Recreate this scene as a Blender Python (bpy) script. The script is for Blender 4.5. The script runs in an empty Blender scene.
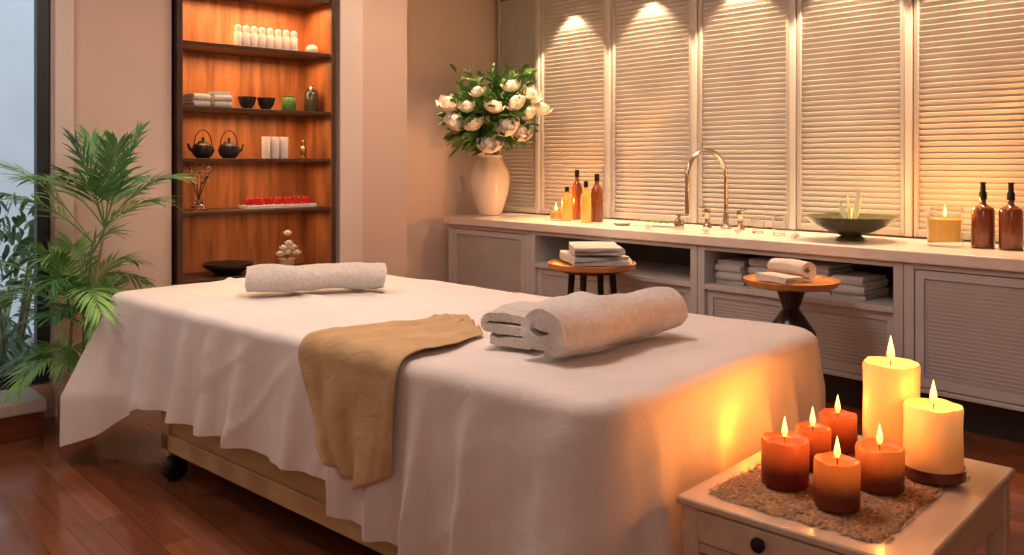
import bpy, bmesh, math, random
from mathutils import Vector, Matrix, noise
random.seed(7)
PI=math.pi; R=math.radians
scene=bpy.context.scene; COL=scene.collection
H=1.45; F=860.0; YAW=R(47.7); HOR=163.0
FW=(-math.sin(YAW),math.cos(YAW)); RT=(math.cos(YAW),math.sin(YAW))
def ray(px):
    t=(px-512)/F; return (FW[0]+t*RT[0],FW[1]+t*RT[1])
def onY(px,Y): d=ray(px); return d[0]/d[1]*Y
def onX(px,X): d=ray(px); return d[1]/d[0]*X
def onZ(px,py,z):
    D=F*(H-z)/(py-HOR); d=ray(px); return (d[0]*D,d[1]*D)
# ---------------- materials
def mat(name,col,rough=.5,metal=0,var=None,bump=None,emis=None,sss=0,trans=0,ior=1.45,sheen=0,coat=0,sscol=None,stretch=None,crease=None,bd=.01):
    m=bpy.data.materials.new(name); m.use_nodes=True; nt=m.node_tree; b=nt.nodes['Principled BSDF']
    b.inputs['Base Color'].default_value=(*col,1); b.inputs['Roughness'].default_value=rough; b.inputs['Metallic'].default_value=metal
    b.inputs['IOR'].default_value=ior
    tc=nt.nodes.new('ShaderNodeTexCoord'); mp=nt.nodes.new('ShaderNodeMapping'); nt.links.new(tc.outputs['Object'],mp.inputs[0])
    if stretch: mp.inputs['Scale'].default_value=stretch
    if var:
        n=nt.nodes.new('ShaderNodeTexNoise'); n.inputs['Scale'].default_value=var[0]; n.inputs['Detail'].default_value=5
        nt.links.new(mp.outputs[0],n.inputs['Vector'])
        r=nt.nodes.new('ShaderNodeValToRGB'); r.color_ramp.elements[0].position=.3; r.color_ramp.elements[1].position=.7
        r.color_ramp.elements[0].color=(*[max(0,c*(1-var[1])) for c in col],1); r.color_ramp.elements[1].color=(*[min(1,c*(1+var[1])) for c in col],1)
        nt.links.new(n.outputs['Fac'],r.inputs[0]); nt.links.new(r.outputs[0],b.inputs['Base Color'])
    last=None
    for bb in (crease,bump):
        if not bb: continue
        n=nt.nodes.new('ShaderNodeTexNoise'); n.inputs['Scale'].default_value=bb[0]; n.inputs['Detail'].default_value=4
        if bb is crease: n.inputs['Distortion'].default_value=1.5
        nt.links.new(mp.outputs[0],n.inputs['Vector'])
        bp=nt.nodes.new('ShaderNodeBump'); bp.inputs['Strength'].default_value=bb[1]; bp.inputs['Distance'].default_value=bd if bb is bump else .03
        nt.links.new(n.outputs['Fac'],bp.inputs['Height'])
        if last: nt.links.new(last.outputs[0],bp.inputs['Normal'])
        nt.links.new(bp.outputs[0],b.inputs['Normal']); last=bp
    if emis: b.inputs['Emission Color'].default_value=(*emis[0],1); b.inputs['Emission Strength'].default_value=emis[1]
    if sss:
        b.inputs['Subsurface Weight'].default_value=sss; b.inputs['Subsurface Radius'].default_value=sscol or (.06,.03,.015); b.inputs['Subsurface Scale'].default_value=1
    if trans: b.inputs['Transmission Weight'].default_value=trans
    if sheen: b.inputs['Sheen Weight'].default_value=sheen
    if coat: b.inputs['Coat Weight'].default_value=coat; b.inputs['Coat Roughness'].default_value=.15
    return m
def glow_wax(name,col,ctop,stop,cbot,sbot,sscol,var):  # emission ramp paints the flame's glow into the wax, fading downward
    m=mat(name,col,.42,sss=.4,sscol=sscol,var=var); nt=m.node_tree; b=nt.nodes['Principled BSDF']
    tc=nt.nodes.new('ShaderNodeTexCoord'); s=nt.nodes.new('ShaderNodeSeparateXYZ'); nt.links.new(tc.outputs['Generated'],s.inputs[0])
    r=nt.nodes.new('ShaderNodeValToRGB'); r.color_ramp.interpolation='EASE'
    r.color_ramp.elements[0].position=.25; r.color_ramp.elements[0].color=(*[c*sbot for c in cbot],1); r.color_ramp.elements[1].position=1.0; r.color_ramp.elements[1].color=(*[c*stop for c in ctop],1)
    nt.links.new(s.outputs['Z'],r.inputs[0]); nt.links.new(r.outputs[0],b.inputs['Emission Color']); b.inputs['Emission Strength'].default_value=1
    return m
M={}
M['wall']=mat('wall_paint',(.64,.51,.44),.8,var=(1.2,.04),bump=(60,.05))
M['white_paint']=mat('white_trim_paint',(.70,.62,.57),.5,var=(3,.03))
M['ceiling']=mat('ceiling_paint',(.70,.64,.59),.9,var=(2,.02))
M['slat']=mat('louvre_slat',(.55,.54,.53),.30,var=(6,.05))
M['post']=mat('louvre_frame',(.47,.45,.43),.4,var=(6,.04))
M['cab']=mat('cabinet_paint',(.48,.485,.51),.45,var=(5,.05))
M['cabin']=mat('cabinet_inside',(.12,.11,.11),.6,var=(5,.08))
M['top']=mat('worktop_stone',(.70,.64,.60),.26,var=(9,.05))
M['plinth']=mat('plinth_dark',(.03,.018,.014),.5,var=(5,.1))
M['cloth']=mat('white_cotton',(.81,.76,.73),.9,var=(4,.04),bump=(420,.35),sheen=.15,crease=(7,.14),bd=.004)
M['cloth2']=mat('ivory_cotton',(.79,.73,.69),.9,var=(4,.04),bump=(380,.45),sheen=.15,crease=(7,.18),bd=.005)
M['terry']=mat('terry_towel',(.76,.71,.66),.95,var=(60,.10),bump=(190,1),sheen=.35,crease=(14,.35))
M['terry2']=mat('grey_terry',(.62,.62,.64),.95,var=(30,.06),bump=(260,.9),sheen=.3)
M['scarf']=mat('gold_linen',(.55,.36,.17),.75,var=(8,.12),bump=(300,.3),sheen=.1,crease=(10,.3))
M['bedwood']=mat('cream_bed_wood',(.52,.35,.16),.45,var=(4,.08),stretch=(1,6,6))
M['black']=mat('black_metal',(.015,.012,.012),.35,metal=.3,var=(9,.1))
M['blackc']=mat('black_ceramic',(.02,.017,.016),.25,var=(9,.1))
M['frame']=mat('window_dark',(.03,.035,.04),.4,var=(9,.1))
M['shelfw']=mat('shelf_walnut',(.34,.13,.05),.42,var=(2.6,.45),stretch=(3,7,.7))
M['shelfd']=mat('shelf_dark_edge',(.06,.03,.018),.4,var=(5,.2))
M['tablew']=mat('pine_table',(.60,.46,.33),.4,var=(3,.12),stretch=(6,1,6),coat=.2)
M['stoolw']=mat('orange_wood',(.55,.24,.08),.35,var=(3,.2),stretch=(6,1,1),coat=.3)
M['straw']=mat('straw',(.42,.24,.12),.9,var=(90,.5),bump=(120,1))
M['waxc']=glow_wax('cream_wax',(.70,.44,.22),(1,.40,.10),.48,(1,.25,.04),.16,(.05,.025,.01),(10,.04))
M['waxr']=glow_wax('red_wax',(.13,.007,.006),(1,.12,.012),.62,(.4,.01,.004),.01,(.015,.003,.002),(10,.25))
M['waxo']=glow_wax('amber_wax',(.12,.018,.009),(1,.17,.018),.62,(.4,.03,.006),.01,(.015,.006,.003),(22,.6))
M['wick']=mat('wick',(.03,.02,.015),.9,var=(30,.2))
M['hold']=mat('dark_holder',(.10,.012,.008),.25,coat=.5,var=(12,.2))
M['glass']=mat('clear_glass',(.95,.97,.96),.03,trans=1,ior=1.45,var=(3,.01))
M['winglass']=mat('window_glass',(.93,.97,1),.0,trans=1,ior=1.02,var=(3,.01))
M['amber']=mat('amber_glass',(.20,.05,.012),.12,coat=.6,var=(5,.1))
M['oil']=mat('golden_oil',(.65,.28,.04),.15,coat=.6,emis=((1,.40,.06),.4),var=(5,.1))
M['brass']=mat('warm_chrome',(.58,.50,.42),.16,metal=1,var=(12,.08))
M['brassy']=mat('aged_brass',(.5,.33,.15),.25,metal=1,var=(12,.08))
M['ceram']=mat('white_ceramic',(.74,.69,.66),.25,coat=.4,var=(6,.03))
M['greenc']=mat('green_glazed',(.05,.052,.018),.22,coat=.5,var=(9,.35))
M['leaf']=mat('leaf_green',(.08,.20,.04),.45,var=(9,.4))
M['leafd']=mat('palm_green',(.08,.23,.07),.38,var=(7,.4))
M['leafl']=mat('palm_light_green',(.18,.38,.10),.42,var=(7,.4))
M['shrub']=mat('garden_green',(.10,.20,.08),.5,var=(7,.4))
M['stem']=mat('palm_stem',(.26,.24,.10),.5,var=(20,.3))
M['petal']=mat('white_petal',(.86,.80,.70),.6,sss=.2,sscol=(.02,.015,.01),var=(12,.06))
M['wisp']=mat('pale_light_wisp',(.62,.66,.45),.5,emis=((1,.85,.4),.12),var=(12,.06))  # faint emission paints the glow of the light wisp
M['redp']=mat('red_petal',(.55,.02,.015),.5,var=(20,.3))
M['soil']=mat('soil',(.04,.025,.015),.95,var=(60,.5),bump=(80,1))
M['pot']=mat('pot_glaze',(.64,.52,.42),.4,var=(6,.08))
M['bwall']=mat('outside_render',(.78,.82,.86),.9,var=(2,.05))
M['ground']=mat('outside_gravel',(.25,.24,.22),.95,var=(30,.3),bump=(50,.5))
M['redwood']=mat('step_wood',(.22,.06,.03),.35,var=(3,.3),stretch=(6,1,6))
def flame_mat():
    m=bpy.data.materials.new('flame'); m.use_nodes=True; nt=m.node_tree
    for n in list(nt.nodes): nt.nodes.remove(n)
    o=nt.nodes.new('ShaderNodeOutputMaterial'); a=nt.nodes.new('ShaderNodeAddShader'); t=nt.nodes.new('ShaderNodeBsdfTransparent')
    e=nt.nodes.new('ShaderNodeEmission'); tc=nt.nodes.new('ShaderNodeTexCoord'); s=nt.nodes.new('ShaderNodeSeparateXYZ'); r=nt.nodes.new('ShaderNodeValToRGB')
    nt.links.new(tc.outputs['Generated'],s.inputs[0]); nt.links.new(s.outputs['Z'],r.inputs[0])
    r.color_ramp.elements[0].color=(1,.22,.02,1); r.color_ramp.elements[1].color=(1,.50,.12,1)
    e.inputs['Strength'].default_value=4
    nt.links.new(r.outputs[0],e.inputs[0]); nt.links.new(t.outputs[0],a.inputs[0]); nt.links.new(e.outputs[0],a.inputs[1]); nt.links.new(a.outputs[0],o.inputs[0]); return m
M['flame']=flame_mat()
def floor_mat():
    m=bpy.data.materials.new('wood_floor'); m.use_nodes=True; nt=m.node_tree; b=nt.nodes['Principled BSDF']
    tc=nt.nodes.new('ShaderNodeTexCoord'); br=nt.nodes.new('ShaderNodeTexBrick'); nt.links.new(tc.outputs['Object'],br.inputs['Vector'])
    br.inputs['Scale'].default_value=1; br.inputs['Brick Width'].default_value=1.1; br.inputs['Row Height'].default_value=.11
    br.inputs['Mortar Size'].default_value=.0012; br.offset=.37
    br.inputs['Color1'].default_value=(.32,.095,.04,1); br.inputs['Color2'].default_value=(.20,.055,.022,1); br.inputs['Mortar'].default_value=(.08,.02,.01,1)
    mp=nt.nodes.new('ShaderNodeMapping'); mp.inputs['Scale'].default_value=(1,14,1); nt.links.new(tc.outputs['Object'],mp.inputs[0])
    n=nt.nodes.new('ShaderNodeTexNoise'); n.inputs['Scale'].default_value=3; n.inputs['Detail'].default_value=6; nt.links.new(mp.outputs[0],n.inputs['Vector'])
    mx=nt.nodes.new('ShaderNodeMix'); mx.data_type='RGBA'; mx.blend_type='MULTIPLY'; mx.inputs[0].default_value=.6
    nt.links.new(br.outputs['Color'],mx.inputs[6]); nt.links.new(n.outputs['Fac'],mx.inputs[7])
    g=nt.nodes.new('ShaderNodeGamma'); g.inputs[1].default_value=.9; nt.links.new(mx.outputs[2],g.inputs[0]); nt.links.new(g.outputs[0],b.inputs['Base Color'])
    b.inputs['Roughness'].default_value=.17; b.inputs['Coat Weight'].default_value=.3; b.inputs['Coat Roughness'].default_value=.1; return m
M['floor']=floor_mat()
# ---------------- mesh helpers
def NB(): return bmesh.new()
def box(bm,x0,x1,y0,y1,z0,z1):
    vs=[bm.verts.new(v) for v in [(x0,y0,z0),(x1,y0,z0),(x1,y1,z0),(x0,y1,z0),(x0,y0,z1),(x1,y0,z1),(x1,y1,z1),(x0,y1,z1)]]
    for f in [(0,3,2,1),(4,5,6,7),(0,1,5,4),(1,2,6,5),(2,3,7,6),(3,0,4,7)]: bm.faces.new([vs[i] for i in f])
    return vs
def lathe(bm,prof,seg=32,c=(0,0,0)):
    rings=[]
    for r,z in prof:
        if r<=1e-6: rings.append([bm.verts.new((c[0],c[1],c[2]+z))])
        else: rings.append([bm.verts.new((c[0]+r*math.cos(2*PI*i/seg),c[1]+r*math.sin(2*PI*i/seg),c[2]+z)) for i in range(seg)])
    for a,b in zip(rings,rings[1:]):
        if len(a)==1 and len(b)==1: continue
        for i in range(seg):
            j=(i+1)%seg
            if len(a)==1: bm.faces.new((a[0],b[j],b[i]))
            elif len(b)==1: bm.faces.new((a[i],a[j],b[0]))
            else: bm.faces.new((a[i],a[j],b[j],b[i]))
def tube(bm,pts,rad,seg=10,cap=True):
    pts=[Vector(p) for p in pts]; n=len(pts)
    rads=rad if isinstance(rad,(list,tuple)) else [rad]*n
    rings=[]; prev=None
    for i,p in enumerate(pts):
        t=(pts[min(i+1,n-1)]-pts[max(i-1,0)]).normalized()
        if prev is None:
            up=Vector((0,0,1)) if abs(t.z)<.9 else Vector((1,0,0)); a=t.cross(up).normalized()
        else: a=(prev-t*prev.dot(t)).normalized()
        prev=a; b=t.cross(a)
        rings.append([bm.verts.new(p+(a*math.cos(2*PI*k/seg)+b*math.sin(2*PI*k/seg))*rads[i]) for k in range(seg)])
    for r0,r1 in zip(rings,rings[1:]):
        for k in range(seg): bm.faces.new((r0[k],r0[(k+1)%seg],r1[(k+1)%seg],r1[k]))
    if cap: bm.faces.new(rings[0][::-1]); bm.faces.new(rings[-1])
def leaf(bm,p,d,side,l,w,droop=.3,seg=4,fold=.0):
    p=Vector(p); d=Vector(d).normalized(); side=Vector(side).normalized(); prev=None
    nrm=d.cross(side)
    for i in range(seg+1):
        t=i/seg; c=p+d*l*t-Vector((0,0,1))*droop*l*t*t; ww=w*max(.04,math.sin(PI*(t*.93+.05)))*.5
        row=[bm.verts.new(c-side*ww+nrm*fold*ww),bm.verts.new(c),bm.verts.new(c+side*ww+nrm*fold*ww)]
        if prev:
            bm.faces.new((prev[0],prev[1],row[1],row[0])); bm.faces.new((prev[1],prev[2],row[2],row[1]))
        prev=row
def obj(name,bm,m,parent=None,bevel=0,smooth=True,solid=0,seg=2,recalc=True):
    if recalc: bmesh.ops.recalc_face_normals(bm,faces=bm.faces[:])
    me=bpy.data.meshes.new(name); bm.to_mesh(me); bm.free()
    if smooth:
        me.polygons.foreach_set('use_smooth',[True]*len(me.polygons)); me.set_sharp_from_angle(angle=R(40))
    me.materials.append(M[m] if isinstance(m,str) else m)
    o=bpy.data.objects.new(name,me); COL.objects.link(o)
    if parent: o.parent=parent
    if solid: s=o.modifiers.new('s','SOLIDIFY'); s.thickness=solid; s.offset=-1
    if bevel: b=o.modifiers.new('b','BEVEL'); b.width=bevel; b.segments=seg; b.limit_method='ANGLE'
    return o
def tag(o,label,cat,group=None,kind=None):
    if label: o['label']=label
    if cat: o['category']=cat
    if group: o['group']=group
    if kind: o['kind']=kind
    return o
def thing(name,label,cat,loc=(0,0,0),rz=0,group=None):
    o=bpy.data.objects.new(name,None); COL.objects.link(o); o.location=loc; o.rotation_euler=(0,0,rz); o.empty_display_size=.1
    return tag(o,label,cat,group)
def struct(name,bm,m,label,cat,bevel=0):
    o=obj(name,bm,m,bevel=bevel,smooth=False); return tag(o,label,cat,kind='structure')
def dup(root,loc,rz,label=None,group=None):
    r=root.copy(); COL.objects.link(r); r.location=loc; r.rotation_euler=(0,0,rz)
    if label: r['label']=label
    if group: r['group']=group
    for ch in list(root.children):
        c=ch.copy(); COL.objects.link(c); c.parent=r
        for g in ch.children:
            d=g.copy(); COL.objects.link(d); d.parent=c
    return r
def light(kind,loc,energy,col,size=.05,rot=None,spot=None,blend=.5,sy=None,name='lamp_light'):
    l=bpy.data.lights.new(name,kind); l.energy=energy; l.color=col
    if kind=='AREA':
        l.size=size
        if sy: l.shape='RECTANGLE'; l.size_y=sy
    elif kind!='SUN': l.shadow_soft_size=size
    if spot: l.spot_size=R(spot); l.spot_blend=blend
    o=bpy.data.objects.new(name,l); COL.objects.link(o); o.location=loc
    if rot: o.rotation_euler=rot
    return o
# ---------------- room shell
XL=-5.4; XN=-6.4; YB=5.66; ZC=3.15
b=NB(); box(b,XN-.3,1.6,-1.4,YB+.2,-.1,0); struct('floor',b,'floor','glossy dark reddish brown wooden plank floor','floor')
b=NB(); box(b,XN-.3,1.6,-1.4,YB+.2,ZC,ZC+.1); struct('ceiling',b,'ceiling','plain warm ceiling above the room','ceiling')
b=NB(); box(b,XN-.3,1.6,YB,YB+.15,0,ZC); struct('wall_back',b,'wall','beige back wall behind the louvred panels','wall')
b=NB(); box(b,1.5,1.6,-1.4,YB,0,ZC); struct('wall_right',b,'wall','beige wall on the right side of the room','wall')
b=NB(); box(b,XL,1.5,-1.4,-1.3,0,ZC); struct('wall_front',b,'wall','beige wall behind the viewer','wall')
SY0,SY1=2.06,3.18
b=NB(); T=XL-.12
box(b,T,XL,-1.4,-.5,0,ZC); box(b,T,XL,-.5,1.36,2.62,ZC); box(b,T,XL,-.5,1.36,-.0,.19)
box(b,T,XL,1.36,SY0-.02,0,ZC); box(b,XL-.45,XL,SY1+.02,3.83,0,ZC); box(b,XL-.45,T,SY0-.14,SY0-.02,0,ZC); box(b,XL-.5,XL-.45,SY0-.14,3.83,0,ZC)
struct('wall_left',b,'wall','pinkish beige left wall beside the window and shelves','wall')
b=NB(); box(b,XN-.15,XN,3.7,YB,0,ZC); box(b,XN,XL-.5,3.71,3.83,0,ZC)
struct('wall_recess',b,'wall','warmly lit beige wall at the left end of the cabinets','wall')
b=NB(); box(b,XL,XL+.06,SY1+.03,3.40,0,ZC); struct('trim_1',b,'white_paint','pale vertical pilaster right of the wooden shelves','trim',bevel=.006)
b=NB(); box(b,XL,XL+.03,1.37,1.47,0,ZC); struct('trim_2',b,'white_paint','white vertical trim beside the dark window frame','trim',bevel=.006)
b=NB(); box(b,XL,XL+.015,1.48,SY0-.03,0,.1); box(b,XL,XL+.015,3.41,3.83,0,.1); box(b,XN,XN+.015,3.85,4.8,0,.1); struct('baseboard_left',b,'white_paint','white baseboard along the left wall','baseboard')
led=thing('window_ledge','low white ledge with a reddish wood riser under the window','ledge',(XL+.17,.4,0)); led['kind']='structure'
b=NB(); box(b,-.165,.165,-1.6,.84,0,.13); obj('riser',b,'redwood',led,bevel=.004)
b=NB(); box(b,-.165,.19,-1.6,.85,.131,.2); obj('ledge_top',b,'white_paint',led,bevel=.012)
w=thing('window_1','tall dark framed window at the left','window',(XL-.06,.43,.2)); w['kind']='structure'
b=NB()
for y0,y1 in ((-.925,-.86),(-.03,.03),(.86,.925)): box(b,-.03,.04,y0,y1,0,2.41)
for z0,z1 in ((0,.07),(2.34,2.41)): box(b,-.03,.04,-.86,.86,z0,z1)
obj('window_frame',b,'frame',w,bevel=.004)
for y0,y1 in ((-.86,-.03),(.03,.86)):
    b=NB(); box(b,-.004,.004,y0,y1,.07,2.34); obj('pane',b,'winglass',w,smooth=False)
b=NB(); box(b,-14,XL-.6,-6,12,-.3,-.2); struct('ground',b,'ground','grey gravel ground outside the window','ground')
b=NB(); box(b,-9.6,-9.3,-5,9,-.2,3.8); struct('garden_wall',b,'bwall','pale blue grey garden wall beyond the window','wall')
def shrub(loc,n,rad,hh,m,label):
    t=thing('garden_shrub',label,'shrub',loc,0)
    b=NB()
    for i in range(5):
        a=random.random()*6.28; tube(b,[(0,0,0),(math.cos(a)*.1,math.sin(a)*.1,hh*.4),(math.cos(a)*.2,math.sin(a)*.2,hh*.8)],[.02,.014,.006],6)
    obj('stem',b,'stem',t)
    b=NB()
    for i in range(n):
        v=Vector((random.gauss(0,1),random.gauss(0,1),random.gauss(0,1))).normalized()*random.uniform(.5,1)
        p=(v.x*rad,v.y*rad,hh*.55+v.z*hh*.5); d=(v+Vector((random.uniform(-.6,.6),random.uniform(-.6,.6),.3))).normalized()
        leaf(b,p,d,d.cross(Vector((random.random(),random.random(),1))),.16,.04,.3,3)
    obj('foliage',b,m,t,recalc=False)
shrub((-6.7,1.42,-.2),420,.38,1.3,'shrub','bushy light green garden shrub nearest the window frame')
shrub((-8.2,1.65,-.2),260,.5,1.2,'shrub','looser garden shrub outside beyond the first one')
# ---------------- louvred panels
WT=.97
px_posts=[-6.37,-5.77,-4.90,-4.01,-3.17,-2.36,-1.50,-.62]
plab=['narrow louvred wall panel in the corner behind the flower vase','louvred wall panel behind the amber oil bottles','louvred wall panel just left of the gooseneck tap','louvred wall panel behind the gooseneck tap','louvred wall panel behind the green bowl','louvred wall panel behind the brown bottles','louvred wall panel beyond the right frame edge']
for i in range(len(px_posts)-1):
    x0,x1=px_posts[i]+.028,px_posts[i+1]-.028; xc=(x0+x1)/2; hw=(x1-x0)/2
    t=thing('louvre_panel',plab[i],'louvre panel',(xc,YB-.05,WT+.01),0,'louvred panels on the back wall')
    b=NB(); fw=.028; hh=2.12
    box(b,-hw,-hw+fw,-.03,.03,0,hh); box(b,hw-fw,hw,-.03,.03,0,hh); box(b,-hw+fw,hw-fw,-.03,.03,0,.05); box(b,-hw+fw,hw-fw,-.03,.03,hh-.05,hh)
    box(b,-hw+fw,hw-fw,.022,.03,.05,hh-.05)
    obj('panel_frame',b,'post',t,bevel=.004)
    b=NB(); z=.065
    while z<hh-.065:
        vs=box(b,-hw+fw,hw-fw,-.023,.019,-.002,.002)
        bmesh.ops.transform(b,matrix=Matrix.Translation((0,0,z))@Matrix.Rotation(R(-60),4,'X'),verts=vs)
        z+=.037
    obj('slats',b,'slat',t,smooth=False)
for i,x in enumerate(px_posts[1:-1]):
    b=NB(); box(b,-.022,.022,-.045,.045,0,2.13); o=obj('panel_post',b,'slat',bevel=.005); o.location=(x,YB-.05,WT+.01)
    tag(o,['upright post behind the white flower bouquet','upright post above the amber oil bottles','upright post left of the gooseneck tap','upright post right of the gooseneck tap','upright post between green bowl and lit candle glass','upright post at the far right beyond the brown bottles'][i],'post','posts between the louvred panels')
# ---------------- cabinets
YF=4.80
units=[(-6.13,-5.06),(-5.06,-3.43),(-3.43,-2.06),(-2.06,-.62)]
def slat_door(parent,x0,x1,z0,z1,y,name='door'):
    b=NB(); fr=.045
    box(b,x0,x0+fr,y,y+.025,z0,z1); box(b,x1-fr,x1,y,y+.025,z0,z1); box(b,x0+fr,x1-fr,y,y+.025,z0,z0+fr); box(b,x0+fr,x1-fr,y,y+.025,z1-fr,z1)
    z=z0+fr
    while z<z1-fr-.012:
        vs=box(b,x0+fr,x1-fr,-.003,.003,-.012,.012)
        bmesh.ops.transform(b,matrix=Matrix.Translation((0,y+.013,z+.011))@Matrix.Rotation(R(20),4,'X'),verts=vs); z+=.0215
    box(b,x0+fr,x1-fr,y+.022,y+.025,z0+fr,z1-fr)
    return obj(name,b,'cab',parent,smooth=False)
clab=['cabinet unit with slatted door at the left end under the flower vase','open niche cabinet unit behind the round table with folded towels','open niche cabinet unit behind the black pedestal table','slatted door cabinet unit at the right under the brown bottles']
CT=WT-.07
for i,(x0,x1) in enumerate(units):
    t=thing('cabinet',clab[i],'cabinet',((x0+x1)/2,YF,0),0,'cabinet units under the worktop'); hw=(x1-x0)/2-.002; D=.8
    b=NB(); box(b,-hw,hw,.14,D-.02,0,.198); obj('plinth',b,'plinth',t,smooth=False)
    pw=.055
    b=NB(); box(b,-hw,-hw+pw,0,D,.2,CT-.002); box(b,hw-pw,hw,0,D,.2,CT-.002); box(b,-hw+pw,hw-pw,.0,D,.2,.225); box(b,-hw+pw,hw-pw,0,.03,CT-.03,CT-.002)
    obj('body',b,'cab',t,bevel=.004)
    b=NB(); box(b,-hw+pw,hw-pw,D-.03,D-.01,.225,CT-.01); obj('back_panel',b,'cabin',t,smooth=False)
    if i in (0,3):
        n=1 if i==0 else 2; xx=-hw+pw+.004; ww=(2*hw-2*pw-.008)/n
        for k in range(n):
            slat_door(t,xx+k*ww+.002,xx+(k+1)*ww-.002,.232,CT-.035,.004)
    else:
        b=NB(); box(b,-hw+pw,hw-pw,.0,D-.04,.61,.645); obj('shelf_board',b,'cab',t,bevel=.004)
        ww=(2*hw-2*pw)/2
        for k in range(2): slat_door(t,-hw+pw+k*ww+.002,-hw+pw+(k+1)*ww-.002,.23,.605,.03)
b=NB(); box(b,-6.17,-.6,YF-.03,YB-.09,CT+.002,WT); o=obj('worktop',b,'top',bevel=.008); tag(o,'long pale stone worktop running across all the cabinets','worktop')
# ---------------- massage table
L,W=3.11,1.43; ZT=.80; rr=.040
RB=R(5.4); U=(math.cos(RB),math.sin(RB)); V=(-math.sin(RB),math.cos(RB)); NR=(-1.49,1.68)
CX=NR[0]-U[0]*L/2+V[0]*W/2; CY=NR[1]-U[1]*L/2+V[1]*W/2
def bedw(a,bb,z=0): return (NR[0]-U[0]*a+V[0]*bb,NR[1]-U[1]*a+V[1]*bb,z)
bed=thing('massage_table','cream wooden massage table on black casters under white sheets','massage table',(CX,CY,0),RB)
hx,hy=L/2-.02,W/2-.02; x0,x1=-1.0,hx-.06
b=NB(); box(b,-hx,hx,-hy,hy,.60,.775); obj('mattress',b,'cloth2',bed,bevel=.04,seg=4)
b=NB(); box(b,x0,x1,-hy+.015,hy-.015,.52,.598); box(b,x0,x1,-hy+.015,-hy+.045,.13,.21); box(b,x0,x1,hy-.045,hy-.015,.13,.21)
for x in (x0,x1-.08): box(b,x,x+.08,-hy+.015,-hy+.095,.11,.52); box(b,x,x+.08,hy-.095,hy-.015,.11,.52)
obj('frame',b,'bedwood',bed,bevel=.006)
b=NB(); box(b,x0+.02,x1-.02,-hy+.03,-hy+.04,.2,.53); box(b,x0+.02,x1-.02,hy-.04,hy-.03,.2,.53); box(b,x0+.02,x0+.03,-hy+.04,hy-.04,.13,.53); box(b,x1-.03,x1-.02,-hy+.04,hy-.04,.13,.53); obj('side_panel',b,'bedwood',bed,smooth=False)
b=NB(); box(b,-hx+.05,x0,-hy+.1,hy-.1,.56,.598); obj('head_support',b,'bedwood',bed,bevel=.006)
for x in (x0+.09,x1-.1):
    for y in (-hy+.04,hy-.04):
        b=NB(); tube(b,[(x-.026,y,.055),(x-.014,y,.055),(x+.014,y,.055),(x+.026,y,.055)],[.038,.055,.055,.038],20); c=obj('caster',b,'black',bed)
        b=NB(); tube(b,[(x,y,.10),(x,y,.128)],.014,10); box(b,x-.03,x+.03,y-.02,y+.02,.092,.107); obj('fork',b,'black',c)
def perimeter():
    ex,ey=L/2-rr,W/2-rr; cr=.08; pts=[]
    def seg(p,q,n,nr):
        for i in range(n):
            t=i/n; pts.append((p[0]+(q[0]-p[0])*t,p[1]+(q[1]-p[1])*t,nr[0],nr[1]))
    def arc(cx,cy,a0,n=18):
        for i in range(n):
            a=a0+PI/2*i/n; pts.append((cx+cr*math.cos(a),cy+cr*math.sin(a),math.cos(a),math.sin(a)))
    seg((-ex+cr,-ey),(ex-cr,-ey),260,(0,-1)); arc(ex-cr,-ey+cr,-PI/2)
    seg((ex,-ey+cr),(ex,ey-cr),120,(1,0)); arc(ex-cr,ey-cr,0)
    seg((ex-cr,ey),(-ex+cr,ey),120,(0,1)); arc(-ex+cr,ey-cr,PI/2)
    seg((-ex,ey-cr),(-ex,-ey+cr),80,(-1,0)); arc(-ex+cr,-ey+cr,PI)
    out=[]; s=0
    for i,p in enumerate(pts):
        if i: s+=math.hypot(p[0]-pts[i-1][0],p[1]-pts[i-1][1])
        out.append((*p,s))
    return out
PER=perimeter()
def bump(x,y):
    n=noise.noise(Vector((x*2.2,y*2.2,1)))*.008+noise.noise(Vector((x*6,y*6,4)))*.004
    rdg=1-abs(noise.noise(Vector((x*3.2+y*1.4,y*4.5-x*.8,11))))*5
    n+=max(0,rdg)*.004
    cr=math.exp(-((y+.16+.08*x)/.018)**2)*.013*(1 if x<.5 else 0)+math.exp(-((y-.14+.05*x)/.018)**2)*.013*(1 if x<.6 else 0)
    return n+cr
def cornerness(x,y,w=.03):
    return math.exp(-(((abs(x)-L/2)**2+(abs(y)-W/2)**2)/w))
def foldf(x,y,s,d):
    k=min(1,d/.42)
    ph=noise.noise(Vector((x*1.1,y*1.1,7)))*3.0
    f=.5+.5*math.sin(2*PI*s/.28+ph*2.4); f=f**2.0
    g=.5+.5*math.sin(2*PI*s/.11+ph*3.3+1)
    amp=.052+.040*noise.noise(Vector((x*1.5,y*1.5,2)))
    left=max(0,min(1,(-x-1.1)/.4)); right=max(0,min(1,(x-1.2)/.2))
    o=amp*k*f+.020*k*g*f+.02*k
    cn=cornerness(x,y)
    if x<0: o+=.12*left*k+ .11*cn*k*math.cos(8*s)**2
    else:
        o=o*(1-.45*right)+.055*cornerness(x,y,.05)*(k**.6)*math.cos(13*s+.6)**2
    o+=noise.noise(Vector((x*4+d*2,y*4,d*5)))*.006*k
    dg=1-abs(noise.noise(Vector((x*2.4+d*2.5,y*2.4,5+d))))*6
    o+=max(0,dg)*.007*min(1,d/.1)
    return o
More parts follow.
